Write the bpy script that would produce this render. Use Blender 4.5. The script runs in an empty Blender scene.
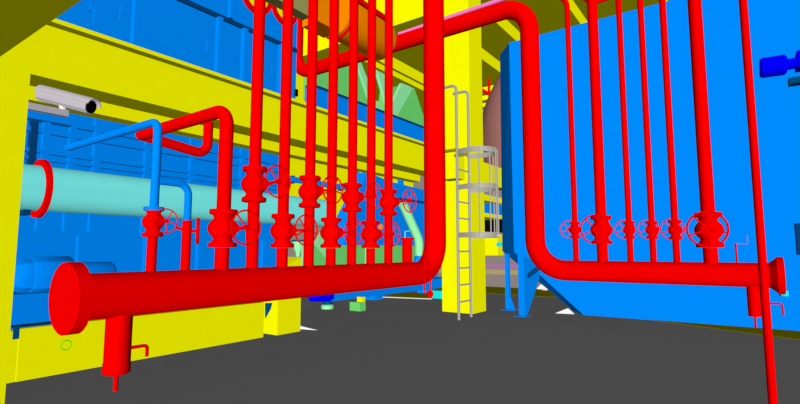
import bpy, bmesh, math, random
from mathutils import Vector, Matrix

# ------------------------------------------------------------------ camera, world, light, exposure
S = bpy.context.scene
COL = S.collection
FPX, TILT, YAW, EYE = 481.0, math.radians(5.7), math.radians(35.5), 1.2
cd = bpy.data.cameras.new('camera')
cam = bpy.data.objects.new('camera', cd)
COL.objects.link(cam)
cam.location = (0, 0, EYE)
cam.rotation_euler = (math.radians(90) + TILT, 0, YAW)
cd.sensor_width = 36.0
cd.lens = FPX / 800.0 * 36.0
cd.clip_start = 0.05
S.camera = cam

w = bpy.data.worlds.new('hall_light')
S.world = w
w.use_nodes = True
w.node_tree.nodes['Background'].inputs[0].default_value = (0.92, 0.95, 1.0, 1)
w.node_tree.nodes['Background'].inputs[1].default_value = 0.035


def sun(name, towards, value):
    ld = bpy.data.lights.new(name, 'SUN')
    ld.energy = value * math.pi
    ld.angle = 0.02
    ld.use_shadow = False
    o = bpy.data.objects.new(name, ld)
    COL.objects.link(o)
    o.rotation_euler = Vector(towards).to_track_quat('-Z', 'Y').to_euler()
    o.location = (0, 0, 12)
    return o


sun('key_light', (-0.59, 0.807, 0.02), 1.20)      # viewer headlight from behind the camera, no lamp of the hall
sun('side_fill', (1, 0.0, 0.0), 0.11)            # added ambient fill from the left, no real source
sun('under_fill', (0, 0, 1), 0.105)       # added fill shining up through the floor, in place of ambient light
sun('top_fill', (0, 0, -1), 0.23)              # added ambient fill from straight above, no roof lamp
sun('far_fill', (0, -1, 0), 0.10)  # added ambient fill from the far end, no real source

vs = S.view_settings
vs.view_transform = 'Standard'
vs.look = 'None'
vs.gamma = 1
vs.exposure = 0
vs.use_curve_mapping = False
S.cycles.diffuse_bounces = 0
S.cycles.glossy_bounces = 1

# ------------------------------------------------------------------ helpers
CP, SP = math.cos(YAW), math.sin(YAW)
_f = Vector((-SP * math.cos(TILT), CP * math.cos(TILT), math.sin(TILT)))
_r = Vector((CP, SP, 0))
_u = _r.cross(_f)


def at(px, py, X=None, Y=None, Z=None):
    """where the sight line through a picture point meets a plane of the hall"""
    d = _f * FPX + _r * (px - 400) + _u * (202 - py)
    if X is not None:
        t = X / d.x
    elif Y is not None:
        t = Y / d.y
    else:
        t = (Z - EYE) / d.z
    return Vector((0, 0, EYE)) + d * t


def lin(c):
    c /= 255.0
    return c / 12.92 if c <= 0.04045 else ((c + 0.055) / 1.055) ** 2.4


def mat(name, rgb, rough=0.6, spec=0.0, metal=0.0, vary=0.03, scale=6.0):
    m = bpy.data.materials.new(name)
    m.use_nodes = True
    nt = m.node_tree
    b = nt.nodes['Principled BSDF']
    c = [lin(v) for v in rgb]
    n = nt.nodes.new('ShaderNodeTexNoise')
    n.inputs['Scale'].default_value = scale
    tc = nt.nodes.new('ShaderNodeTexCoord')
    nt.links.new(tc.outputs['Object'], n.inputs['Vector'])
    mx = nt.nodes.new('ShaderNodeMix')
    mx.data_type = 'RGBA'
    mx.inputs[6].default_value = [v * (1 - vary) for v in c] + [1]
    mx.inputs[7].default_value = [min(1, v * (1 + vary)) for v in c] + [1]
    nt.links.new(n.outputs['Fac'], mx.inputs[0])
    nt.links.new(mx.outputs[2], b.inputs['Base Color'])
    b.inputs['Roughness'].default_value = rough
    b.inputs['Specular IOR Level'].default_value = spec
    b.inputs['Metallic'].default_value = metal
    return m


RED = mat('red_paint', (243, 0, 0), 0.5)
BLUE = mat('blue_paint', (0, 140, 255), 0.6)
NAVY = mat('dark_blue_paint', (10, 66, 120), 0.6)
ULTRA = mat('ultramarine_paint', (2, 2, 255), 0.5)
TEALD = mat('dark_teal_paint', (0, 80, 125), 0.6)
YEL = mat('yellow_paint', (252, 252, 0), 0.6)
OLIVE = mat('shaded_yellow_paint', (140, 138, 0), 0.7)  # yellow darkened as on upward faces, shade put into the colour
FLOORM = mat('grey_concrete', (141, 141, 141), 0.8, vary=0.02, scale=1.5)
AQUA = mat('pale_aqua_paint', (126, 246, 242), 0.5)
CYAN = mat('cyan_paint', (20, 235, 225), 0.5)
GREEN = mat('green_paint', (112, 218, 112), 0.5)
LIME = mat('lime_paint', (130, 235, 0), 0.5)
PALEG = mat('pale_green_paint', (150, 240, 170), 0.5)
ORANGE = mat('orange_paint', (255, 140, 0), 0.5)
KHAKI = mat('khaki_paint', (156, 156, 92), 0.5)
STEEL = mat('galvanised_steel', (168, 163, 152), 0.45, 0.2)
CAMG = mat('camera_grey', (186, 180, 186), 0.4, 0.2)
BLACK = mat('black_rubber', (14, 12, 12), 0.7)
GREYW = mat('grey_wall_paint', (142, 130, 124), 0.8)
PINK = mat('pink_paint', (255, 130, 200), 0.5)
MAUVE = mat('mauve_paint', (165, 118, 160), 0.6)
TAN = mat('tan_paint', (172, 158, 108), 0.6)
BROWN = mat('dusty_brown_paint', (180, 122, 112), 0.6)
WHITE = mat('white_paint', (235, 235, 225), 0.7)
GROUT = mat('pale_grout', (255, 255, 252), 0.8)


def fin(o, label=None, cat=None, group=None, kind=None):
    if label:
        o['label'] = label
    if cat:
        o['category'] = cat
    if group:
        o['group'] = group
    if kind or (cat and not o.parent):
        o['kind'] = kind or 'thing'
    return o


def base_of(p):
    v = Vector((0, 0, 0))
    while p is not None:
        v += Vector(p.location)
        p = p.parent
    return v


def thing(name, loc, label, cat, group=None):
    o = bpy.data.objects.new(name, None)
    COL.objects.link(o)
    o.location = loc
    o.empty_display_size = 0.1
    return fin(o, label, cat, group)


def obj(name, bm, m, parent=None, label=None, cat=None, group=None, kind=None, sharp=0.62):
    off = base_of(parent)
    bmesh.ops.translate(bm, verts=bm.verts, vec=-off)
    bmesh.ops.recalc_face_normals(bm, faces=bm.faces)
    for f in bm.faces:
        f.smooth = True
    for e in bm.edges:
        e.smooth = len(e.link_faces) == 2 and e.calc_face_angle(0) < sharp
    me = bpy.data.meshes.new(name)
    bm.to_mesh(me)
    bm.free()
    me.materials.append(m)
    o = bpy.data.objects.new(name, me)
    COL.objects.link(o)
    o.parent = parent
    if label and parent is not None:
        o['label'] = label
    else:
        fin(o, label, cat, group, kind)
    return o


def B():
    return bmesh.new()


def box(bm, x, y, z):
    (x0, x1), (y0, y1), (z0, z1) = sorted(x), sorted(y), sorted(z)
    v = [bm.verts.new((a, b, c)) for c in (z0, z1) for b in (y0, y1) for a in (x0, x1)]
    for q in ((0, 2, 3, 1), (4, 5, 7, 6), (0, 1, 5, 4), (2, 6, 7, 3), (0, 4, 6, 2), (1, 3, 7, 5)):
        bm.faces.new([v[i] for i in q])
    return bm


def bbox(x, y, z):
    return box(B(), x, y, z)


def frame(d):
    d = Vector(d).normalized()
    a = Vector((0, 0, 1)) if abs(d.z) < 0.9 else Vector((1, 0, 0))
    u = d.cross(a).normalized()
    return d, u, d.cross(u)


def lathe(bm, p, d, prof, seg=24):
    """rings of radius r at distance t along d from p; closed ends"""
    p = Vector(p)
    d, u, v = frame(d)
    rings = []
    for t, r in prof:
        rings.append([bm.verts.new(p + d * t + (u * math.cos(a) + v * math.sin(a)) * r)
                      for a in [2 * math.pi * k / seg for k in range(seg)]])
    for A, C in zip(rings, rings[1:]):
        for k in range(seg):
            bm.faces.new((A[k], A[(k + 1) % seg], C[(k + 1) % seg], C[k]))
    bm.faces.new(rings[0][::-1])
    bm.faces.new(rings[-1])
    return bm


def cyl(bm, p0, p1, r0, r1=None, seg=20):
    p0, p1 = Vector(p0), Vector(p1)
    return lathe(bm, p0, p1 - p0, [(0, r0), ((p1 - p0).length, r0 if r1 is None else r1)], seg)


def stub(p, along, r, RH, ztop, zh, seg=24):
    """vertical pipe whose lower end is cut to sit on a horizontal header of radius RH"""
    bm = B()
    lo, hi = [], []
    for k in range(seg):
        a = 2 * math.pi * k / seg
        dx, dy = r * math.cos(a), r * math.sin(a)
        off = dx if along == 'Y' else dy
        z = zh + math.sqrt(RH * RH - off * off) + .001
        lo.append(bm.verts.new((p[0] + dx, p[1] + dy, z)))
        hi.append(bm.verts.new((p[0] + dx, p[1] + dy, ztop)))
    for k in range(seg):
        bm.faces.new((lo[k], lo[(k + 1) % seg], hi[(k + 1) % seg], hi[k]))
    bm.faces.new(hi)
    return bm


def tube(bm, pts, r, bend=0.1, seg=20, steps=9):
    pts = [Vector(p) for p in pts]
    path = [pts[0]]
    for i in range(1, len(pts) - 1):
        a, b, c = pts[i - 1], pts[i], pts[i + 1]
        u, v = (a - b).normalized(), (c - b).normalized()
        ang = u.angle(v)
        L = min(bend / math.tan(ang / 2), 0.49 * (a - b).length if i > 1 else 0.95 * (a - b).length,
                0.49 * (c - b).length if i < len(pts) - 2 else 0.95 * (c - b).length)
        R = L * math.tan(ang / 2)
        cen = b + (u + v).normalized() * (R / math.sin(ang / 2))
        s, e = b + u * L - cen, b + v * L - cen
        tot = s.angle(e)
        for k in range(steps + 1):
            t = k / steps
            path.append(cen + (s * math.sin((1 - t) * tot) + e * math.sin(t * tot)) / math.sin(tot))
    path.append(pts[-1])
    d, u, v = frame(path[1] - path[0])
    rings = []
    for i, p in enumerate(path):
        if i == 0:
            t = path[1] - path[0]
        elif i == len(path) - 1:
            t = path[-1] - path[-2]
        else:
            t = (path[i + 1] - p).normalized() + (p - path[i - 1]).normalized()
        t.normalize()
        u = (u - t * u.dot(t)).normalized()
        v = t.cross(u)
        rings.append([bm.verts.new(p + (u * math.cos(q) + v * math.sin(q)) * r)
                      for q in [2 * math.pi * k / seg for k in range(seg)]])
    for A, C in zip(rings, rings[1:]):
        for k in range(seg):
            bm.faces.new((A[k], A[(k + 1) % seg], C[(k + 1) % seg], C[k]))
    bm.faces.new(rings[0][::-1])
    bm.faces.new(rings[-1])
    return bm


def torus(bm, c, d, R, r, seg=36, sub=10, a0=0.0, a1=2 * math.pi):
    c = Vector(c)
    d, u, v = frame(d)
    full = a1 - a0 > 6.28
    n = seg if full else seg + 1
    rings = []
    for k in range(n):
        a = a0 + (a1 - a0) * k / seg
        o = u * math.cos(a) + v * math.sin(a)
        rings.append([bm.verts.new(c + o * (R + r * math.cos(q)) + d * r * math.sin(q))
                      for q in [2 * math.pi * j / sub for j in range(sub)]])
    m = n if full else n - 1
    for k in range(m):
        A, C = rings[k], rings[(k + 1) % n]
        for j in range(sub):
            bm.faces.new((A[j], A[(j + 1) % sub], C[(j + 1) % sub], C[j]))
    if not full:
        bm.faces.new(rings[0])
        bm.faces.new(rings[-1][::-1])
    return bm


def prism(bm, poly, ext):
    ext = Vector(ext)
    a = [bm.verts.new(Vector(p)) for p in poly]
    b = [bm.verts.new(Vector(p) + ext) for p in poly]
    n = len(a)
    bm.faces.new(a)
    bm.faces.new(b[::-1])
    for i in range(n):
        bm.faces.new((a[i], b[i], b[(i + 1) % n], a[(i + 1) % n]))
    return bm


def loft(bm, pa, pb):
    a = [bm.verts.new(Vector(p)) for p in pa]
    b = [bm.verts.new(Vector(p)) for p in pb]
    n = len(a)
    bm.faces.new(a)
    bm.faces.new(b[::-1])
    for i in range(n):
        bm.faces.new((a[i], b[i], b[(i + 1) % n], a[(i + 1) % n]))
    return bm


# ------------------------------------------------------------------ the setting
obj('floor', bbox((-22, 6), (-4, 24), (-0.2, 0)), FLOORM, kind='structure', label='dark grey concrete hall floor')
obj('ceiling', bbox((-16, 6), (10.0, 23), (7.36, 7.5)), YEL, kind='structure', label='yellow painted ceiling deck seen from below')
obj('wall_back', bbox((-21, 5), (18, 18.2), (0, 7.36)), GREYW, kind='structure', label='grey rear wall beyond the columns')
obj('wall_rear', bbox((-14, 4), (14.7, 14.85), (0, 1.02)), GREYW, kind='structure', label='low grey wall behind the blue support legs')
obj('wall_left', bbox((-12.3, -12.1), (7.5, 18), (2.3, 9.5)), YEL, kind='structure', label='yellow panelled wall behind the hoppers')
STR = {}
bm = B()
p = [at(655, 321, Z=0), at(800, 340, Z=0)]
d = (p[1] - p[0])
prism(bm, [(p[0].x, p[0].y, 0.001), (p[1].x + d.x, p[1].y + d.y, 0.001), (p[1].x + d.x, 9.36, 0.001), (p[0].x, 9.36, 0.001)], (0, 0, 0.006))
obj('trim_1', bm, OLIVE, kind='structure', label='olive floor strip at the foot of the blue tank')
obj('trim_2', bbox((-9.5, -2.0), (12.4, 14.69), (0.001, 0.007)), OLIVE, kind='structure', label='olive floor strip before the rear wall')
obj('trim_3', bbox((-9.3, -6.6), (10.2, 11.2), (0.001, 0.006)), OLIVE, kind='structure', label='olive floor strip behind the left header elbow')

# ------------------------------------------------------------------ yellow steelwork
def beam_y(name, label, x0, x1, y, z, tf, bf, m=YEL, web=0.06, group=None):
    """I beam along Y: web face at x1 side, flanges tf/bf = (x0, x1, thickness)"""
    t = thing(name, ((x0 + x1) / 2, y[0], z[0]), label, 'beam', group)
    obj('web', bbox((x0, x1), y, (z[0] + bf[2], z[1] - tf[2])), m, t)
    obj('top_flange', bbox(tf[:2], y, (z[1] - tf[2], z[1])), m, t)
    obj('bottom_flange', bbox(bf[:2], y, (z[0], z[0] + bf[2])), m, t)
    return t


beam_y('steel_beam', 'upper deep yellow beam running along the left wall above the camera', -5.60, -5.49, (-1.5, 9.25), (2.885, 3.46),
       (-5.75, -5.37, 0.045), (-5.895, -5.49, 0.03))
beam_y('steel_beam', 'lower narrow yellow beam set back under the deep beam on the left wall', -5.99, -5.90, (-1.5, 9.05), (2.74, 2.95),
       (-5.99, -5.90, 0.02), (-6.12, -5.90, 0.025))
# near column and the overhead beam it carries
t = thing('steel_column', (-4.9, 1.1, 0), 'nearest yellow column at the left edge of the photo', 'column')
obj('flange', bbox((-4.76, -4.70), (1.0, 1.355), (0.0, 3.4)), YEL, t)
obj('flange', bbox((-5.16, -5.10), (1.0, 1.34), (0.0, 3.4)), YEL, t)
obj('web', bbox((-5.10, -4.76), (1.14, 1.20), (0.0, 3.4)), YEL, t)
t = thing('steel_beam', (-4.9, 0.9, 2.5), 'overhead yellow beam crossing the top left corner with its dark underside showing', 'beam')
obj('bottom_flange', bbox((-5.3, 2.5), (0.73, 0.985), (2.5, 2.53)), YEL, t)
obj('web', bbox((-5.3, 2.5), (0.84, 0.89), (2.53, 2.90)), YEL, t)
obj('top_flange', bbox((-5.3, 2.5), (0.73, 0.985), (2.90, 2.93)), YEL, t)
# low wall and plinth
t = thing('low_wall', (-5.55, 3, 0), 'low yellow plate wall on the floor behind the left header', 'wall')
obj('plate', bbox((-5.56, -5.49), (1.655, 4.44), (0.0, 0.475)), YEL, t)
obj('end_plate', bbox((-5.60, -5.50), (-0.5, 1.65), (0.0, 0.46)), YEL, t)
bm = B()
torus(bm, at(66, 345, X=-5.485), (1, 0, 0), 0.045, 0.006, 24, 6)
cyl(bm, at(66, 345, X=-5.49), at(66, 345, X=-5.478), 0.008)
obj('ring_mark', bm, LIME, t, label='thin green circle on the yellow plate')
t = thing('column_stub', (-5.5, 4.8, 0), 'short yellow column stub closing the low wall under the left header', 'column')
obj('casing', bbox((-5.9, -5.39), (4.60, at(300.5, 318, X=-5.39).y), (0.012, 0.60)), YEL, t)
bm = prism(B(), [at(265, 303, Y=4.58), at(271.5, 303, Y=4.58), at(270, 309, Y=4.58), at(265, 318, Y=4.58)], (0, 0.015, 0))
obj('gusset', bm, TEALD, t, label='small dark teal gusset')
obj('grout_pad', prism(B(), [(-5.62, 5.20, 0.001), (-5.30, 5.28, 0.001), (-5.62, 5.20, 0.05)], (0, 0.03, 0)), GROUT,
    label='white grout pad on the floor at the yellow column stub', cat='pad')

# centre column with ladder
t = thing('steel_column', (-4.5, 8.6, 0), 'tall yellow column in the middle behind the caged ladder', 'column')
obj('casing', bbox((at(442.3, 312, Y=8.31).x, -4.24), (8.31, 8.88), (0.0, 7.36)), YEL, t)
pA, pB = at(446, 151, Y=8.0), at(457, 178, Y=8.0)
obj('bracket', bbox((pA.x - 0.12, pB.x), (8.0, 8.31), (pB.z, pA.z)), YEL, t)
lad = thing('caged_ladder', (-4.08, 7.7, 0), 'grey steel cat ladder with safety cage before the middle column', 'ladder')
Y0, Y1, LX = 7.468, 7.925, -4.08
for yy, zt in ((Y0, 4.17), (Y1, 4.19)):
    obj('stile', tube(B(), [(LX, yy, 0), (LX, yy, zt), (LX - 0.32, yy, zt)], 0.026, 0.09, 10), STEEL, lad)
for k in range(10):
    z = 0.30 + k * 0.292
    obj('rung', cyl(B(), (LX, Y0 + .02, z), (LX, Y1 - .02, z), 0.014, seg=8), STEEL, lad)
for yy, zz in ((Y0, 2.98), (Y1, 2.98)):
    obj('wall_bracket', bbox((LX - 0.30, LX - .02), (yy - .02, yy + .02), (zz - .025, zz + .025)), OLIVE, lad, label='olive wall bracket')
cx, rad = LX + 0.36, 0.34
ym = (Y0 + Y1) / 2


def cage_ring(z):
    pts = [(LX, Y0), (LX + 0.14, Y0 - 0.06)]
    for k in range(13):
        a = -math.pi / 2 + math.pi * k / 12
        pts.append((LX + 0.30 + 0.32 * math.cos(a), ym + 0.32 * math.sin(a)))
    pts += [(LX + 0.14, Y1 + 0.06), (LX, Y1)]
    bm = B()
    n = len(pts)
    V = []
    for i, (x, y) in enumerate(pts):
        a = pts[max(0, i - 1)]
        b = pts[min(n - 1, i + 1)]
        nx, ny = (b[1] - a[1]), -(b[0] - a[0])
        l = math.hypot(nx, ny)
        nx, ny = nx / l * .008, ny / l * .008
        V.append([bm.verts.new((x + nx, y + ny, z - .045)), bm.verts.new((x + nx, y + ny, z + .045)),
                  bm.verts.new((x - nx, y - ny, z + .045)), bm.verts.new((x - nx, y - ny, z - .045))])
    for A, C in zip(V, V[1:]):
        for k in range(4):
            bm.faces.new((A[k], A[(k + 1) % 4], C[(k + 1) % 4], C[k]))
    bm.faces.new(V[0])
    bm.faces.new(V[-1][::-1])
    return bm


for z in (2.94, 2.30, 1.46):
    obj('cage_hoop', cage_ring(z), STEEL, lad)
for a in (-62, -28, 0, 28, 62):
    a = math.radians(a)
    x, y = LX + 0.30 + 0.335 * math.cos(a), ym + 0.335 * math.sin(a)
    obj('cage_strap', cyl(B(), (x, y, 1.42), (x, y, 2.98), 0.012, seg=8), STEEL, lad)

# ceiling beams
for k, (X, lab) in enumerate(((-3.11, 'yellow ceiling beam above the blue tank near the thin riser'),
                              (-4.85, 'yellow ceiling beam ending under the elbow of the high red pipe'),
                              (-6.2, 'yellow ceiling beam just right of the middle column'),
                              (-8.84, 'yellow ceiling beam left of the tall left riser'),
                              (-1.2, 'yellow ceiling beam at the top edge over the tank'))):
    t = thing('ceiling_beam', (X, 10.1, 7.0), lab, 'beam', 'yellow beams under the ceiling')
    obj('web', bbox((X - 0.10, X), (10.1, 18), (7.03, 7.36)), YEL, t)
    obj('bottom_flange', bbox((X - 0.24, X + 0.0), (10.1, 18), (7.0, 7.03)), YEL, t)
t = thing('cross_beam', (-8, 9.5, 6.9), 'large yellow cross beam behind the orange duct and high red pipe', 'beam')
obj('web', bbox((-12.095, -4.3), (9.5, 9.62), (6.95, 7.9)), YEL, t)
obj('bottom_flange', bbox((-12.095, -4.3), (9.5, 10.0), (6.90, 6.95)), YEL, t)

# ------------------------------------------------------------------ blue plant on the left
t = thing('duct_casing', (-7, 2, 3.7), 'upper blue ribbed casing above the deep yellow beam', 'duct')
obj('casing', bbox((-7.6, -6.30), (-1.5, 5.66), (3.72, 8.2)), BLUE, t)
obj('joint_strip', bbox((-6.30, -6.27), (-1.5, 5.66), (4.69, 4.76)), NAVY, t, label='dark blue joint strip')
for yy in (2.87, 4.08, 4.53, 5.27):
    obj('rib', bbox((-6.30, -6.21), (yy - .035, yy + .035), (3.72, 4.69)), BLUE, t)
for yy in (2.2, 2.55, 4.27):
    obj('rib', bbox((-6.30, -6.225), (yy - .03, yy + .03), (4.76, 8.2)), BLUE, t)
for (px, y0, y1) in ((90, 2, 10), (94, 10, 27), (120, 6, 20), (206, 40, 54), (271, 64, 76)):
    a, b = at(px, y0, X=-6.27), at(px, y1, X=-6.27)
    obj('grab_handle', tube(B(), [(-6.30, a.y, a.z), (-6.25, a.y, a.z), (-6.25, a.y, b.z), (-6.30, a.y, b.z)], 0.008, 0.02, 6), BLUE, t)
obj('end_latch', bbox((-6.33, -6.26), (5.63, 5.68), (3.90, 4.02)), BLACK, t, label='black latch')

t = thing('machine_casing', (-7.5, 2, 0), 'lower blue ribbed casing behind the aqua pipe', 'machine')
obj('casing', bbox((-8.0, -6.80), (-1.5, 5.93), (0.0, 3.4)), BLUE, t)
for z, h in ((2.76, .035), (2.62, .03), (2.37, .025), (2.28, .02), (1.40, .03)):
    obj('rail', bbox((-6.80, -6.74), (1.9, 5.93), (z - h, z + h)), BLUE, t)
for (px, py) in ((80, 225), (145, 250), (198, 235), (262, 240)):
    yy = at(px, py, X=-6.8).y
    obj('rib', bbox((-6.80, -6.72), (yy - .035, yy + .035), (0.4, 1.37)), BLUE, t)
for (px, py) in ((46, 118), (72, 122), (95, 150), (145, 165), (190, 165), (240, 180)):
    yy = at(px, py, X=-6.8).y
    obj('rib', bbox((-6.80, -6.73), (yy - .035, yy + .035), (1.43, 2.9)), BLUE, t)
obj('recess_shade', bbox((-6.80, -6.70), (1.985, 2.05), (2.14, 2.72)), NAVY, t, label='dark blue box for a shaded recess')  # dark blue box imitates the shade of a recess
obj('header_box', bbox((-6.80, -6.68), (1.80, 2.40), (2.73, 2.93)), BLUE, t)

t = thing('aqua_pipe', (-6.3, 1.0, 1.87), 'wide pale aqua pipe along the blue casing', 'pipe')
obj('pipe', lathe(B(), (-6.3, 0.6, 1.875), (0, 1, 0), [(0, .25), (at(323, 210, X=-6.3).y - .6, .25)], 40), AQUA, t)
obj('coupling_ring', lathe(B(), (-6.3, 1.955, 1.875), (0, 1, 0), [(0, .255), (0, .325), (.045, .325), (.045, .255)], 40), RED, t, label='red coupling ring')
obj('saddle', bbox((-6.40, -6.24), (1.83, 1.90), (1.575, 1.635)), NAVY, t, label='dark blue pipe saddle')

# motor set behind the low wall
t = thing('motor', (-6.1, 1.9, 0), 'blue electric motor behind the end flange of the left header', 'motor')
zc = 0.94
obj('end_bell', lathe(B(), (-6.1, 1.72, zc), (0, 1, 0), [(0, .07), (.02, .14), (.08, .175), (.16, .18)], 8), BLUE, t)
obj('body', lathe(B(), (-6.1, 1.88, zc), (0, 1, 0), [(0, .185), (0.02, .195), (.36, .195), (.38, .18)], 8), BLUE, t)
obj('shaft', cyl(B(), (-6.1, 2.24, zc), (-6.1, 2.30, zc), .05), BLUE, t)
obj('gear_case', lathe(B(), (-6.1, 2.30, zc), (0, 1, 0), [(0, .10), (.02, .125), (.36, .125), (.40, .10)], 24), BLUE, t)
obj('foot', bbox((-6.3, -5.9), (1.70, 2.70), (0.46, 0.76)), BLUE, t)
obj('plinth', bbox((-6.4, -5.8), (1.55, 2.85), (0.0, 0.46)), BLUE, t)
t = thing('cable_clip', (-5.6, 1.65, 0.4), 'small teal bracket at the corner of the low yellow wall', 'bracket')
obj('strip', bbox((-5.48, -5.46), (1.60, 1.645), (0.39, 0.49)), TEALD, t)
obj('top_plate', bbox((-5.62, -5.46), (1.60, 2.15), (0.490, 0.500)), TEALD, t)

# ------------------------------------------------------------------ CCTV camera
t = thing('security_camera', (-4.75, 1.62, 2.37), 'grey security camera on an arm below the deep yellow beam', 'camera')
c0, c1 = at(41, 94, X=-4.92), at(91, 107, X=-4.50)
d = (c1 - c0)
L = d.length
bm = lathe(B(), c0, d, [(0, .058), (.004, .064), (L, .064)], 10)
obj('body', bm, CAMG, t)
ax = d.normalized()
u = ax.cross(Vector((0, 0, 1))).normalized()
nv = u.cross(ax)
bm = B()
pa, pb = [], []
for k in range(11):
    a = math.pi * (k / 10.0) * 0.86 + 0.22
    o = u * math.cos(a) * .074 + nv * math.sin(a) * .074
    o2 = u * math.cos(a) * .081 + nv * math.sin(a) * .081
    pa.append(o)
    pb.append(o2)
sec = pa + pb[::-1]
prism(bm, [c0 + o for o in sec], d + ax * 0.03)
obj('sun_shield', bm, CAMG, t)
obj('lens_window', cyl(B(), c1, c1 + ax * .006, .056, seg=10), BLACK, t, label='black lens window')
s = c0 + d * 0.47
obj('swivel_stem', tube(B(), [s - nv * .05, s - Vector((0, 0, .10))], .028, seg=12), WHITE, t, label='pale swivel stem')
obj('mount_arm', bbox((s.x - .03, max(s.x + .03, -4.735)), (1.354, s.y + .03), (s.z - .145, s.z - .09)), CAMG, t)

# ------------------------------------------------------------------ red valves
def valve(p, stem, r, h, stemlen, R, label, group, wheel_tilt=0.0, m=RED, name='gate_valve', nsp=5, top=None):
    """flanged globe-bodied valve on a vertical pipe, hand wheel out along `stem`"""
    p = Vector(p)
    stem = Vector(stem).normalized()
    t = thing(name, p - Vector((0, 0, h / 2)), label, 'valve', group)
    fh = h * .13
    b = h / 2 - fh
    prof = [(-b, r * .88), (-b * .74, r * .72), (-b * .62, r * .80), (-b * .45, r * 1.0), (-b * .22, r * 1.15), (0, r * 1.20), (b * .22, r * 1.15), (b * .45, r * 1.0), (b * .62, r * .80), (b * .74, r * .72), (b, r * .88)]
    bd = obj('body', lathe(B(), p, (0, 0, 1), prof, 24), m, t, sharp=0.9)
    for sg in (-1, 1):
        z0 = p.z + sg * (h / 2) - (fh if sg > 0 else 0)
        fl = obj('flange', lathe(B(), (p.x, p.y, z0), (0, 0, 1), [(0, r * 1.06), (fh * .15, r * 1.12), (fh * .85, r * 1.12), (fh, r * 1.06)], 16), BLUE if (top and sg > 0) else m, t, label='blue flange' if (top and sg > 0) else None)
    d, u, v = frame(stem)
    obj('stem', cyl(B(), p + stem * r * .7, p + stem * (stemlen + .02), R * .085, seg=10), m, t)
    obj('bonnet', lathe(B(), p + stem * r * .75, stem, [(0, r * .5), (r * .45, r * .42), (r * .5, r * .55), (r * .65, r * .55)], 14), m, t)
    w_ = obj('handwheel', torus(B(), p + stem * stemlen, stem, R - R * .06, R * .055, 36, 8), m, t)
    obj('hub', cyl(B(), p + stem * (stemlen - .02), p + stem * (stemlen + .025), R * .14, seg=12), m, w_)
    for k in range(nsp):
        a = 2 * math.pi * k / nsp + 0.4
        o = u * math.cos(a) + v * math.sin(a)
        obj('spoke', cyl(B(), p + stem * stemlen + o * R * .1, p + stem * stemlen + o * R * .92, R * .05, seg=8), m, w_)
    return t


HX, HZ, HR = -4.03, 0.85, 0.175         # left header
TOP = HZ + HR
VH, VR = 0.36, 0.110
risers = [(3.095, 1), (3.48, 0), (3.865, 1), (4.225, 0), (4.60, 1), (4.98, 0), (5.37, 1)]
ordn = ['first', 'second', 'third', 'fourth', 'fifth', 'sixth', 'seventh']
for (yy, high), nm in zip(risers, ordn):
    zc = 1.865 if high else 1.405
    t = thing('riser_pipe', (HX, yy, TOP), 'tall red riser on the left header, %s straight riser counted from the end flange' % nm, 'pipe', 'tall red risers on the left header')
    obj('lower_pipe', stub((HX, yy), 'Y', .060, HR, zc - VH / 2 - .002, HZ), RED, t)
    obj('upper_pipe', cyl(B(), (HX, yy, zc + VH / 2 + .002), (HX, yy, 5.6), .060), RED, t)
    valve((HX, yy, zc), (1, 0, 0), VR, VH, 0.36, 0.165,
          'red handwheel valve mounted %s on the %s straight riser of the left header' % ('high' if high else 'low', nm), 'valves of the left header')

# elbow riser with return pipe
EY, EZ = 2.75, 2.565
t = thing('looped_pipe', (HX, EY, TOP), 'thick red pipe rising from the left header and bending back towards the wall', 'pipe')
obj('lower_pipe', stub((HX, EY), 'Y', .066, HR, 1.405 - .182, HZ), RED, t)
obj('bend_pipe', tube(B(), [(HX, EY, 1.405 + .182), (HX, EY, EZ), (-5.70, EY, EZ - .02)], .066, .16), RED, t)
obj('return_pipe', tube(B(), [(-5.70, EY - .0, EZ - .02), (-5.68, 3.60, 2.44), (-5.68, 3.60, 2.88)], .062, .14), RED, t)
valve((HX, EY, 1.405), (1, 0, 0), VR * 1.06, VH, 0.35, 0.165, 'red handwheel valve under the thick bent pipe of the left header', 'valves of the left header')

# blue service pipes
BY = 2.083
t = thing('service_pipe', (HX, BY, TOP), 'thin blue pipe with top bend on the left header beside its end flange', 'pipe')
obj('lower_pipe', stub((HX, BY), 'Y', .040, HR, 1.435 - .127, HZ), RED, t, label='red lower pipe')
obj('bend_pipe', tube(B(), [(HX, BY, 1.435 + .127), (HX, BY, 2.30), (-5.90, BY, 2.30)], .036, .10), BLUE, t)
obj('branch_pipe', tube(B(), [(HX, BY + .03, 1.785), (HX, 2.385, 1.785), (HX, 2.385, 1.463)], .032, .10), BLUE, t)
valve((HX, BY, 1.435), (1, 0, 0), 0.072, 0.25, 0.20, 0.105, 'small red handwheel valve under the thin blue pipe', 'valves of the left header', top=True)
t = thing('drain_valve', (HX, 2.385, TOP), 'red pipe stub with edge-on handwheel under the blue branch pipe', 'valve', 'valves of the left header')
obj('stub_pipe', stub((HX, 2.385), 'Y', .040, HR, 1.46, HZ), RED, t)
sd = Vector((0.52, 0.854, 0))
vp = Vector((HX, 2.385, 1.37))
obj('stem', cyl(B(), vp, vp + sd * .10, .014, seg=10), RED, t)
obj('stem', cyl(B(), vp, vp - sd * .09 + Vector((0, 0, .03)), .014, seg=10), RED, t)
w_ = obj('handwheel', torus(B(), vp + sd * .09, sd, .105, .016, 32, 8), RED, t)
for k in range(4):
    d_, u_, v_ = frame(sd)
    a = k * math.pi / 2 + .3
    obj('spoke', cyl(B(), vp + sd * .09, vp + sd * .09 + (u_ * math.cos(a) + v_ * math.sin(a)) * .10, .006, seg=6), RED, w_)

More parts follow.
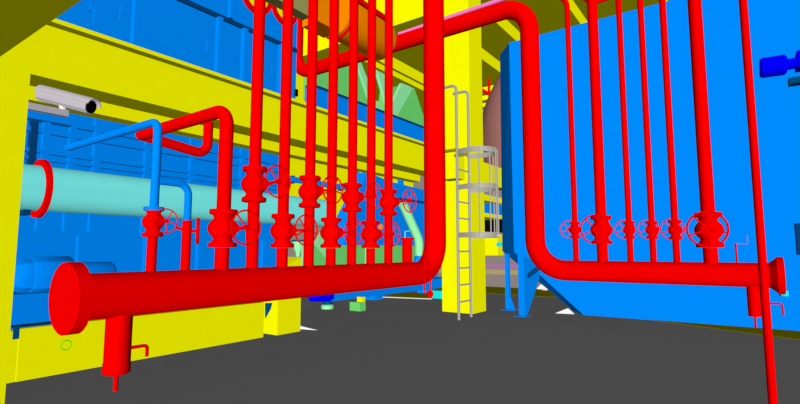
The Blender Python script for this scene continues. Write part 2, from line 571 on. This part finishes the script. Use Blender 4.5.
# ------------------------------------------------------------------ left header
t = thing('pipe_header', (HX, 1.8, 0.1), 'thick red header pipe on the left running away from its round end flange', 'pipe')
LE = 6.62
obj('pipe', tube(B(), [(HX, 1.52, HZ), (HX, LE, HZ), (HX, LE, 7.4)], HR, .50, 36, 14), RED, t)
obj('end_flange', lathe(B(), (HX, 1.455, HZ), (0, 1, 0), [(0, .255), (.006, .262), (.095, .262), (.125, .18)], 24), RED, t)
pot = obj('drain_pot', lathe(B(), (HX, 1.855, 0.245), (0, 0, 1), [(0, .085), (.01, .098), (.085, .098), (.085, .095), (.46, .095)], 20), RED, t)
obj('drain_nozzle', cyl(B(), (HX, 1.855, .115), (HX, 1.855, .25), .018, seg=12), RED, pot)
obj('drain_tube', tube(B(), [(HX, 1.93, .425), (HX, 2.085, .425), (HX, 2.085, .335)], .014, .03, 10), RED, pot)
st = obj('capped_stub', cyl(B(), (HX, 5.83, TOP), (HX, 5.83, 1.345), .075), RED, t)
obj('stub_flange', lathe(B(), (HX, 5.83, 1.345), (0, 0, 1), [(0, .10), (.035, .10)], 20), RED, st)
dv = obj('drain_cock', tube(B(), [(HX + .16, 6.05, 1.05), (HX + .16, 6.05, .56), (HX + .16, 6.22, .56), (HX + .16, 6.22, 1.05)], .012, .03, 8), RED, t)
bm = B()
bmesh.ops.create_icosphere(bm, subdivisions=2, radius=.055)
bmesh.ops.translate(bm, verts=bm.verts, vec=(HX + .16, 6.20, .545))
obj('ball', bm, RED, dv)

# ------------------------------------------------------------------ right header
KS = 0.943
RY, RZ, RR = 8.45 * KS, EYE - 0.35 * KS, 0.157 * KS
def zk(z):
    return EYE + (z - EYE) * KS


t = thing('pipe_header', (-1.3, RY, 0.1), 'thick red header pipe on the right standing before the blue tank', 'pipe')
obj('pipe', tube(B(), [(-9.41 * KS, RY, 8.0), (-9.41 * KS, RY, zk(5.83)), (-3.05 * KS, RY, zk(5.83)), (-3.05 * KS, RY, RZ), (0.27, RY, RZ)], .172 * KS, .50, 32, 14), RED, t)
obj('end_flange', lathe(B(), (0.235, RY, RZ), (1, 0, 0), [(0, .155), (.085, .226), (.085, .24), (.155, .24), (.16, .235)], 28), RED, t)
pot = obj('drain_pot', lathe(B(), (0.058, RY, zk(.275)), (0, 0, 1), [(0, .066), (.01, .073), (.43, .073)], 20), RED, t)
obj('drain_nozzle', cyl(B(), (0.058, RY, zk(.117)), (0.058, RY, zk(.28)), .013, seg=10), RED, pot)
obj('drain_tube', tube(B(), [(0.11, RY, zk(.47)), (0.353, RY, zk(.47)), (0.353, RY, zk(.31))], .011, .03, 8), RED, pot)
a = at(735.5, 243, Y=RY)
obj('vent_tube', cyl(B(), (a.x, RY, RZ + .14), (a.x, RY, a.z), .012, seg=8), RED, t)
a = at(747, 235, Y=RY)
obj('vent_tube', tube(B(), [(at(735.5, 243, Y=RY).x, RY, at(735.5, 243, Y=RY).z - .01), (a.x, RY, a.z - .12), (a.x, RY, a.z)], .007, .02, 6), MAUVE, t, label='thin mauve bent vent tube')
bm = B()
cyl(bm, at(784, 296, Y=RY), at(784, 296, Y=RY) + Vector((0, 0, .07)), .05, seg=10)
obj('sensor', bm, CYAN, t, label='small cyan sensor')

big = dict(r=.137, h=.445, R=.225, pr=.080)
sml = dict(r=.074, h=.262, R=.142, pr=.044)
rr = [(574, sml, 'thin red riser nearest the tall pipe of the right header', 'small valve nearest the tall pipe on the right header'),
      (600.2, big, 'wide red riser second from the tall pipe on the right header', 'large valve second from the tall pipe on the right header'),
      (627.8, sml, 'thin red riser just right of the second, wide riser on the right header', 'small valve just right of the large second valve on the right header'),
      (650.4, sml, 'middle one of three neighbouring thin red risers on the right header', 'small valve in the middle of three neighbouring small valves, right header'),
      (673.5, sml, 'thin red riser just left of the widest riser on the right header', 'small valve just left of the largest valve on the right header'),
      (707, big, 'widest red riser nearest the end flange of the right header', 'largest valve nearest the end flange of the right header')]
for k, (px, q, l1, l2) in enumerate(rr):
    x = at(px, 200, Y=RY).x
    zc = at(px, 230, Y=RY).z
    t = thing('riser_pipe', (x, RY, RZ + RR), l1, 'pipe', 'red risers on the right header')
    s_ = 1.1 if k == 5 else (1.08 if k == 4 else 1)
    q = {a_: b_ * s_ for a_, b_ in q.items()}
    q['pr'] = q['pr'] / (1.03 if k == 4 else 1)
    obj('lower_pipe', stub((x, RY), 'X', q['pr'] * 1.02, .172 * KS, zc - q['h'] / 2 - .002, RZ), RED, t)
    if k == 0:
        obj('upper_pipe', tube(B(), [(x, RY, zc + q['h'] / 2 + .002), (x, RY, zk(5.62)), (x - .36, RY, zk(6.15))], q['pr'], .22), RED, t)
    elif k == 1:
        obj('upper_pipe', cyl(B(), (x, RY, zc + q['h'] / 2 + .002), (x, RY, 7.2), q['pr']), RED, t)
        obj('side_branch', tube(B(), [(x, RY, zk(5.48)), (x - .16, RY, zk(5.66)), (x - .36, RY, zk(6.1))], q['pr'] * .5, .1, 12), RED, t)
        obj('side_branch', tube(B(), [(x + .03, RY, zk(5.47)), (x + .30, RY, zk(5.48))], .028, .1, 10), RED, t)
    else:
        obj('upper_pipe', cyl(B(), (x, RY, zc + q['h'] / 2 + .002), (x, RY, 7.0), q['pr']), RED, t)
    valve((x, RY, zc), (0, -1, 0), q['r'], q['h'], 0.38 if q['r'] > .1 else .34, q['R'], 'red ' + l2 if 'valve' in l2 else l2, 'valves of the right header')

# pink line on the high pipe, standalone downpipe
t = obj('pink_pipe', cyl(B(), at(399, 34.2, Y=8.20), at(515, -5, Y=8.20), .042, seg=12), PINK,
        label='thin pink pipe running along the top of the high red pipe', cat='pipe')
g = at(773.5, 412, Z=0)
t = thing('downpipe', (g.x, g.y, 0), 'thin red standalone pipe down to the floor in front of the right header end', 'pipe')
obj('pipe', cyl(B(), (g.x, g.y, 0), (g.x, g.y, 6.0), .029), RED, t)
obj('floor_plate', cyl(B(), (g.x, g.y, 0), (g.x, g.y, .015), .07), RED, t)

# ------------------------------------------------------------------ blue tank
TY = 9.37
xr = 3.0
zt = 5.59
A = [(-3.83, TY, zt), (-3.83, TY, 1.17), (at(582.7, 315.4, Z=0).x, TY, 0.0), (xr, TY, 0.0), (xr, TY, zt)]
o1 = at(500, 55, Z=zt)
dy = o1.y - TY
C = [(o1.x, o1.y, zt), (at(502.4, 251, Y=o1.y).x, o1.y, at(502.4, 251, Y=o1.y).z), (at(574.5, 314.3, Y=o1.y).x - .02, o1.y, 0.0), (xr, o1.y, 0.0), (xr, o1.y, zt)]
t = thing('tank', (-0.5, TY, 0), 'large blue steel tank filling the right half behind the risers', 'tank')
obj('bevelled_front', loft(B(), A, C), BLUE, t, sharp=.2)
obj('shell', prism(B(), C, (0, 1.3, 0)), BLUE, t, sharp=.2)
# support legs
t = thing('support_leg', (-3.36, 8.6, 0), 'front blue support leg with tapered gusset left of the tank', 'leg')
obj('post', bbox((-3.425, -3.31), (8.54, 8.60), (0.012, 1.10)), BLUE, t)
obj('gusset', prism(B(), [(-3.34, 8.60, 0.012), (-3.34, 8.66, 0.012), (-3.34, 9.34, .64), (-3.34, 9.34, .95), (-3.34, 8.60, 1.08)], (.03, 0, 0)), BLUE, t)
obj('foot_plate', bbox((-3.50, -3.26), (8.47, 8.72), (0, 0.012)), BLUE, t)
obj('brace', tube(B(), [(-3.33, 8.72, .70), (-3.05, 9.2, 1.02)], .045, seg=8), NAVY, t, label='dark blue brace')
t = thing('support_leg', (-3.95, 9.25, 0), 'rear slim blue support leg left of the tank', 'leg')
obj('post', bbox((-3.99, -3.91), (9.26, 9.34), (0.012, 1.12)), BLUE, t)
obj('foot_plate', bbox((-4.06, -3.80), (9.18, 9.42), (0, 0.012)), BLUE, t)
obj('rib', prism(B(), [(-3.91, 9.28, .012), (-3.80, 9.28, .012), (-3.91, 9.28, .30)], (0, .02, 0)), BLUE, t)
pts = [at(555, 313.3, Y=9.22), at(567.5, 308.3, Y=9.22), at(574, 314.2, Y=9.22)]
obj('base_wedge', prism(B(), [(q.x, q.y, max(q.z, .001)) for q in pts], (0, .05, 0)), GROUT, label='white wedge on the floor under the tank corner', cat='wedge')
pts = [at(536.5, 289, Y=12.2), at(541, 284, Y=12.2), at(549, 290, Y=12.2)]
obj('base_wedge', prism(B(), [(q.x, q.y, q.z) for q in pts], (0, .05, 0)), GROUT, label='white wedge farther back behind the tapered gusset', cat='wedge')

# things on the tank face at the right edge
MY = 9.05
a, b_, c_ = at(759.5, 68.5, Y=MY), at(787, 64.5, Y=MY), at(803, 62, Y=MY)
t = thing('motor', (a.x, MY, a.z), 'ultramarine motor on the tank at the right edge', 'motor')
L = (b_ - a).length
obj('motor_body', lathe(B(), a, b_ - a, [(0, .13), (.03, .155), (L * .9, .155), (L, .12)], 12), ULTRA, t)
obj('neck', lathe(B(), b_, c_ - b_, [(0, .085), ((c_ - b_).length, .085)], 12), ULTRA, t)
e = at(799, 60, Y=MY)
obj('gear_case', bbox((e.x - .03, e.x + .35), (MY - .12, TY), (e.z - .09, e.z + .11)), ULTRA, t)
a, b_ = at(789, 84, Y=9.2), at(806, 75, Y=9.2)
t = thing('junction_box', (a.x, 9.2, a.z), 'dark teal box below the ultramarine motor', 'box')
obj('box', bbox((a.x, b_.x), (9.2, TY), (a.z, b_.z)), TEALD, t)
obj('lid', bbox((a.x + .02, b_.x), (9.18, 9.2), (a.z + .02, b_.z - .02)), TEALD, t)
a, b_ = at(797.5, 255, Y=9.2), at(808, 223, Y=9.2)
t = thing('junction_box', (a.x, 9.2, a.z), 'dark blue box at the right edge above the header flange', 'box')
obj('box', bbox((a.x, b_.x), (9.2, TY), (a.z, b_.z)), NAVY, t)
obj('lid', bbox((a.x + .02, b_.x), (9.18, 9.2), (a.z + .03, b_.z - .03)), NAVY, t)

# ------------------------------------------------------------------ overhead ducts left of centre
t = thing('overhead_duct', (-6.1, 5, 5.0), 'khaki square duct at the top behind the first risers', 'duct')
obj('casing', bbox((-6.22, -6.0), (-1.0, 5.70), (5.29, 6.8)), KHAKI, t)
t = thing('orange_duct', (-6.3, 6.5, 5.0), 'orange duct with round drum above the high red pipe', 'duct')
obj('box_section', bbox((-6.22, -5.82), (5.71, 6.25), (5.17, 6.8)), ORANGE, t)
c = at(383, 43, X=-6.4)
obj('drum', lathe(B(), (-5.95, 6.25, 5.535), (0, 1, 0), [(0, .40), (1.38, .405), (1.45, .37), (1.48, .1)], 36), ORANGE, t)
obj('drum_flange', torus(B(), (-5.95, 6.33, 5.535), (0, 1, 0), .41, .028, 40, 8), RED, t, label='red flange ring on the drum')
obj('top_pipe', tube(B(), [at(352, -4, X=-5.5), at(391, 22, X=-5.5), at(391, 22, X=-5.5) + Vector((-.35, .12, -.1))], .055, .08), RED, t, label='red pipe over the drum')
for (px, py, Rr, lab) in ((256, -3, .30, 'red ring with yellow inside behind the first riser at the top edge'),
                          (284, 10, .28, 'red ring with yellow inside behind the second riser')):
    c = at(px, py, X=-6.298)
    t = thing('pipe_flange', c, lab, 'flange', 'red open flange rings at the top')
    obj('ring', lathe(B(), c, (1, 0, 0), [(0, Rr * .72), (0, Rr), (.04, Rr), (.04, Rr * .72)], 28), RED, t)
    obj('disc', lathe(B(), c, (1, 0, 0), [(.039, Rr * .70), (.046, Rr * .70)], 28), YEL, t, label='yellow disc')

# green chutes and blue conveyor side above the deep beam
CX = -9.25
t = thing('conveyor', (CX, 11, 4.5), 'blue conveyor side band under the green chutes', 'conveyor')
p0, p1 = at(312, 86, X=CX + .5), at(437, 128, X=CX + .5)
obj('side_plate', bbox((CX + .25, CX + .5), (p0.y, p1.y), (4.6, p0.z)), BLUE, t)
for yy in (10.2, 12.4):
    obj('support_post', bbox((CX + .3, CX + .45), (yy, yy + .15), (0, 4.6)), BLUE, t)
obj('top_edge', bbox((CX + .25, CX + .53), (p0.y, p1.y), (p0.z, p0.z + .06)), NAVY, t, label='dark blue top edge')
t = thing('feed_chute', (CX, 11, 5), 'green chute panel behind the third to fifth risers', 'chute')
poly = [at(q[0], q[1], X=CX) for q in ((316, 62), (345, 52), (357, 62), (372, 106), (372, 120), (316, 96))]
obj('panel', prism(B(), poly, (-.5, 0, 0)), GREEN, t)
poly = [at(q[0], q[1], X=CX + .1) for q in ((357, 62), (361, 62), (379, 108), (373, 110))]
obj('edge_bar', prism(B(), poly, (-.09, 0, 0)), PALEG, t)
t = thing('feed_chute', (CX, 14, 5), 'green pointed chute with slanted braces left of the tall left riser', 'chute')
poly = [at(q[0], q[1], X=CX) for q in ((413, 84), (424, 117), (424, 130), (388, 117), (392, 87))]
obj('panel', prism(B(), poly, (-.5, 0, 0)), GREEN, t)
for q in (((402, 83), (413, 88), (396, 118), (386, 118)), ((375, 62), (381, 62), (404, 136), (396, 136))):
    poly = [at(a_[0], a_[1], X=CX + .14) for a_ in q]
    obj('brace', prism(B(), poly, (-.12, 0, 0)), PALEG, t)
t = thing('steel_beam', (-9.6, 11, 6.1), 'yellow beam passing over the tip of the pointed green chute', 'beam')
p0 = at(400, 79, X=-8.95)
obj('web', bbox((-9.05, -8.95), (10.1, 17), (p0.z + .04, min(p0.z + .3, 6.997))), YEL, t)
obj('bottom_flange', bbox((-9.09, -8.95), (10.1, 17), (p0.z, p0.z + .04)), YEL, t)

# ------------------------------------------------------------------ machines seen between the valves
t = thing('blue_machine', (-7.8, 9, 0), 'blue machine with sloping top behind the last valves of the left header', 'machine')
prof = [at(q[0], q[1], X=-7.3) for q in ((345, 222), (358, 196), (367, 172), (392, 182), (437, 193))]
zb = 0.0
poly = [(-7.3, prof[0].y, zb + .16)] + [tuple(q) for q in prof] + [(-7.3, prof[-1].y, zb + .16)]
obj('casing', prism(B(), poly, (-.35, 0, 0)), BLUE, t)
obj('skid', bbox((-7.3, -6.92), (7.3, 12.5), (0.16, 0.42)), BLUE, t)
obj('joint_strip', bbox((-7.3, -7.27), (9.9, 12.2), (2.5, 2.56)), NAVY, t, label='dark blue joint strip')
for (a0, a1, zz0, zz1, lab) in ((6.75, 8.35, .425, 1.30, 'green box behind the second to fourth valves of the left header'),
                                (8.55, 10.75, .425, 1.31, 'green box behind the last risers of the left header')):
    t = thing('equipment_box', (-7.0, a0, zz0), lab, 'box', 'green boxes beside the blue machine')
    obj('casing', bbox((-7.25, -6.92), (a0, a1), (zz0, zz1)), GREEN, t)
    obj('lit_end_plate', bbox((-7.22, -6.95), (a0 - .02, a0), (zz0 + .02, zz1 - .02)), PALEG, t)  # paler green puts the brighter light on this end into the colour
km = [o for o in COL.objects if o.name == 'blue_machine'][0]
obj('knob', lathe(B(), at(379.5, 227, X=-7.29), (1, 0, 0), [(0, .06), (.05, .075), (.09, .04)], 12), ORANGE, km, label='small orange knob')
obj('leg', bbox((-7.6, -7.3), (9.2, 9.5), (0, .16)), BLUE, km)
obj('leg', bbox((-7.6, -7.3), (11.5, 11.8), (0, .16)), BLUE, km)
gb = [o for o in COL.objects if o.name == 'equipment_box'][0]
poly = [at(q[0], q[1], X=-6.915) for q in ((313, 244), (320, 232), (327, 250), (328, 262), (321, 252))]
obj('slanted_plate', prism(B(), poly, (.03, 0, 0)), PALEG, gb, label='pale green slanted plate')
t = thing('bent_chute', (-6.8, 10.0, 1.4), 'pale green bent pipe beside the elbow of the left header', 'pipe')
obj('pipe', tube(B(), [at(403, 204, X=-6.77), at(419, 240, X=-6.77), at(419, 256, X=-6.77)], .115, .35, 16), PALEG, t)
obj('lower_sleeve', tube(B(), [at(418.8, 255.5, X=-6.77), at(417, 264, X=-6.77)], .10, seg=12), BLUE, t, label='blue lower sleeve')
t = thing('guard_rail', (-6.7, 9.8, 1.3), 'pale blue rail frame behind the capped stub of the left header', 'railing')
a_, b2 = at(405, 231.5, X=-7.0), at(417, 230, X=-7.0)
obj('rail', tube(B(), [Vector((a_.x, a_.y, 1.312)), a_, b2, Vector((b2.x, b2.y, 1.312))], .014, .02, 8), AQUA, t)
t = thing('motor', (-7.0, 7.9, 0.2), 'ultramarine motor low under the left header', 'motor')
a_, b2 = at(310.5, 298.5, X=-6.80), at(330.5, 298.5, X=-6.80)
obj('body', lathe(B(), a_ + Vector((0, 0, .03)), b2 - a_, [(0, .07), (.03, .09), ((b2 - a_).length - .03, .09), ((b2 - a_).length, .06)], 16), ULTRA, t)
obj('bracket', bbox((-6.915, -6.85), (max(7.3, a_.y + .06), b2.y - .04), (.20, .36)), ULTRA, t)
g = at(327.5, 306.5, Z=0)
g = Vector((-7.05, at(327.5, 303, X=-7.05).y, 0))
t = thing('foot_pad', (g.x, g.y, 0), 'round pale green foot pad on the floor under the left header', 'pad')
obj('pad', lathe(B(), (g.x, g.y, 0), (0, 0, 1), [(0, .13), (.07, .13), (.09, .10)], 20), PALEG, t)
obj('cap', lathe(B(), (g.x, g.y, .09), (0, 0, 1), [(0, .09), (.03, .11), (.068, .11)], 20), TEALD, t)
g = at(355, 311, Z=0)
t = thing('foot_block', (g.x, g.y, 0), 'green square block with yellow piece on the floor below the left header', 'block')
obj('block', bbox((g.x - .14, g.x + .13), (g.y, g.y + .17), (0, .17)), GREEN, t)
obj('stand', bbox((g.x - .02, g.x + .12), (g.y + .08, g.y + .17), (.17, .27)), YEL, t, label='yellow upright piece')
g = at(436, 298.5, Z=0)
t = thing('floor_box', (g.x, g.y, 0), 'cyan box on the floor beside the middle column foot', 'box')
obj('box', bbox((g.x - .12, g.x + .5), (g.y, g.y + .2), (0, .17)), CYAN, t)
obj('lid', bbox((g.x - .13, g.x + .51), (g.y - .01, g.y + .21), (.17, .19)), CYAN, t)
obj('grating_edge', tube(B(), [at(380, 297, Z=.012), at(432, 299, Z=.012)], .012, seg=6), WHITE, label='thin pale line of edging on the floor left of the cyan box', cat='edging')
# low bits seen past the end of the blue casing
t = thing('floor_ramp', (-7.5, 6.3, 0.7), 'yellow wedge between the second and third valves of the left header', 'ramp')
poly = [at(q[0], q[1], X=-7.5) for q in ((280, 269), (301, 257), (301, 269))]
obj('wedge', prism(B(), poly, (-.4, 0, 0)), YEL, t)
for yy in (poly[0].y + .1, poly[2].y - .2):
    obj('leg', bbox((-7.7, -7.6), (yy, yy + .08), (0, poly[0].z + .01)), YEL, t)

c = at(298, 257, X=-7.7)
t = thing('small_hopper', c, 'small teal hopper standing on the yellow ramp between the second and third risers', 'hopper')
obj('cone', lathe(B(), (c.x, c.y, poly[1].z + .02), (0, 0, 1), [(0, .05), (.06, .05), (.22, .13), (.30, .13)], 16), PALEG, t)
obj('rim', lathe(B(), (c.x, c.y, poly[1].z + .32), (0, 0, 1), [(0, .14), (.04, .14)], 16), TEALD, t, label='dark teal rim')
obj('foot', cyl(B(), (c.x, c.y, poly[1].z - .045), (c.x, c.y, poly[1].z + .02), .03), PALEG, t)
p0, p1 = at(280, 177.5, X=-11.95), at(350, 189, X=-11.95)
t = thing('wall_pipe', p0, 'blue pipe along the yellow wall seen between the second and fifth risers', 'pipe')
obj('pipe', cyl(B(), p0, (p0.x, p1.y, p0.z), .10), BLUE, t)
for yy in (p0.y + .5, p1.y - .5):
    obj('clamp', bbox((-12.098, -11.9), (yy, yy + .08), (p0.z - .13, p0.z + .13)), NAVY, t)

# ------------------------------------------------------------------ seen between the middle column and the tank
a_ = at(545, 150, Y=13.6)
t = thing('process_vessel', (a_.x, 13.6, 0), 'dusty brown vessel behind the ladder cage and the tank', 'vessel')
rv = 1.90
prof = [(0, .6), (.25, 1.4), (.6, rv), (at(545, 150, Y=13.6).z - 2.75, rv)]
zc = prof[-1][0] + 2.75
for k in range(1, 9):
    q = k / 9 * math.asin(.88)
    prof.append((zc - 2.75 + 3.0 * math.sin(q), rv * math.cos(q)))
obj('shell', lathe(B(), (a_.x, 13.6, 2.75), (0, 0, 1), prof, 48), BROWN, t, sharp=1.0)
for a in (0, 120, 240):
    a = math.radians(a)
    obj('leg', cyl(B(), (a_.x + .7 * math.cos(a), 13.6 + .7 * math.sin(a), 0), (a_.x + .7 * math.cos(a), 13.6 + .7 * math.sin(a), 3.0), .1), BROWN, t)
for (y0, y1, X, lab, nm, m_) in ((162, 183, -4.8, 'yellow beam across the ladder cage right of the middle column', 'steel_beam', YEL),
                                 (194, 200, -4.8, 'slim yellow beam below the brown vessel beside the ladder', 'steel_beam', YEL)):
    p0, p1 = at(483, y0, X=X), at(483, y1, X=X)
    t = thing(nm, (X, 9.4, p1.z), lab, 'beam')
    obj('web', bbox((X - .06, X), (8.883, 11.2), (p1.z + .02, p0.z)), m_, t)
    obj('bottom_flange', bbox((X - .25, X), (8.883, 11.2), (p1.z, p1.z + .02)), m_, t)
p0, p1 = at(484, 202, X=-5.3), at(484, 213, X=-5.3)
t = thing('conveyor', (-5.4, 10, p1.z), 'blue conveyor trough behind the ladder cage', 'conveyor')
obj('trough', bbox((-5.8, -5.3), (9.2, 12.3), (p1.z, p0.z)), BLUE, t)
obj('edge', bbox((-5.8, -5.27), (9.2, 12.3), (p1.z - .1, p1.z)), YEL, t, label='yellow edge')
p0, p1 = at(480, 219, Y=13), at(508, 232, Y=13)
t = thing('dark_hatch', (p0.x, 13, p1.z), 'black opening with frame behind the ladder cage', 'hatch')
obj('opening', bbox((p0.x, p1.x), (13, 13.3), (p1.z, p0.z)), BLACK, t)
obj('frame', bbox((p0.x, p1.x), (12.98, 13.3), (p0.z, p0.z + .12)), YEL, t, label='yellow top frame')
p0, p1 = at(478, 234.5, Y=13.2), at(498, 255.5, Y=13.2)
t = thing('yellow_cabinet', (p0.x, 13.2, p1.z), 'yellow box hanging below the black opening', 'box')
obj('box', bbox((p0.x, p1.x), (13.2, 13.6), (p1.z, p0.z)), YEL, t)
obj('side_pipe', tube(B(), [at(497, 244.5, Y=13.15), at(507, 244, Y=13.15)], .06, seg=10), CYAN, t, label='cyan side pipe')
# far pipes on the rear wall and upper lattice
for (y0, y1, m_, nm, lab) in ((263.5, 268.5, MAUVE, 'wall_pipe', 'mauve pipe low along the low grey wall'),
                              (269.5, 274.5, TAN, 'wall_rail', 'tan rail below the mauve pipe on the low grey wall')):
    p0, p1 = at(500, y0, Y=14.6), at(500, y1, Y=14.6)
    obj(nm, bbox((-13, 0), (14.6, 14.698), (p1.z, p0.z)), m_, label=lab, cat='pipe' if 'pipe' in nm else 'rail')
p0, p1 = at(527.5, 264, Y=11.6), at(530, 279, Y=11.6)
obj('marker_post', bbox((p0.x, p1.x), (11.6, 11.7), (0, p0.z)), YEL, label='narrow yellow post behind the blue support legs', cat='post')
p0 = at(475, 150, Y=16.3)
t = thing('lattice_frame', (p0.x, 16.4, 0), 'far yellow lattice of short ties with one red tie right of the middle column', 'frame')
obj('post', bbox((p0.x - .25, p0.x + .10), (16.55, 16.75), (0, 7.358)), YEL, t)
for y0, y1, m_, lab in ((86.5, 91.5, YEL, None), (95, 99.5, YEL, None), (102.5, 106, YEL, None), (112, 117, RED, 'red tie'), (119.5, 121.5, YEL, None)):
    p0, p1 = at(487, y0, Y=16.2), at(487, y1, Y=16.2)
    bm = bbox((p0.x - .9, p1.x + .9), (16.2, 16.28), (p1.z + .03, p0.z))
    box(bm, (p0.x - .9, p1.x + .9), (16.2, 16.55), (p1.z, p1.z + .03))
    obj('tie_bar', bm, m_, t, label=lab)
t = thing('cross_brace', at(481, 89, Y=15.6), 'thin red diagonal brace with hanger right of the middle column', 'brace')
obj('diagonal', tube(B(), [at(478, 87.5, Y=15.6), at(497, 99, Y=15.6)], .06, seg=8), RED, t)
obj('hanger', tube(B(), [at(489, 93, Y=15.6), at(489, 72, Y=15.6)], .05, seg=8), RED, t)
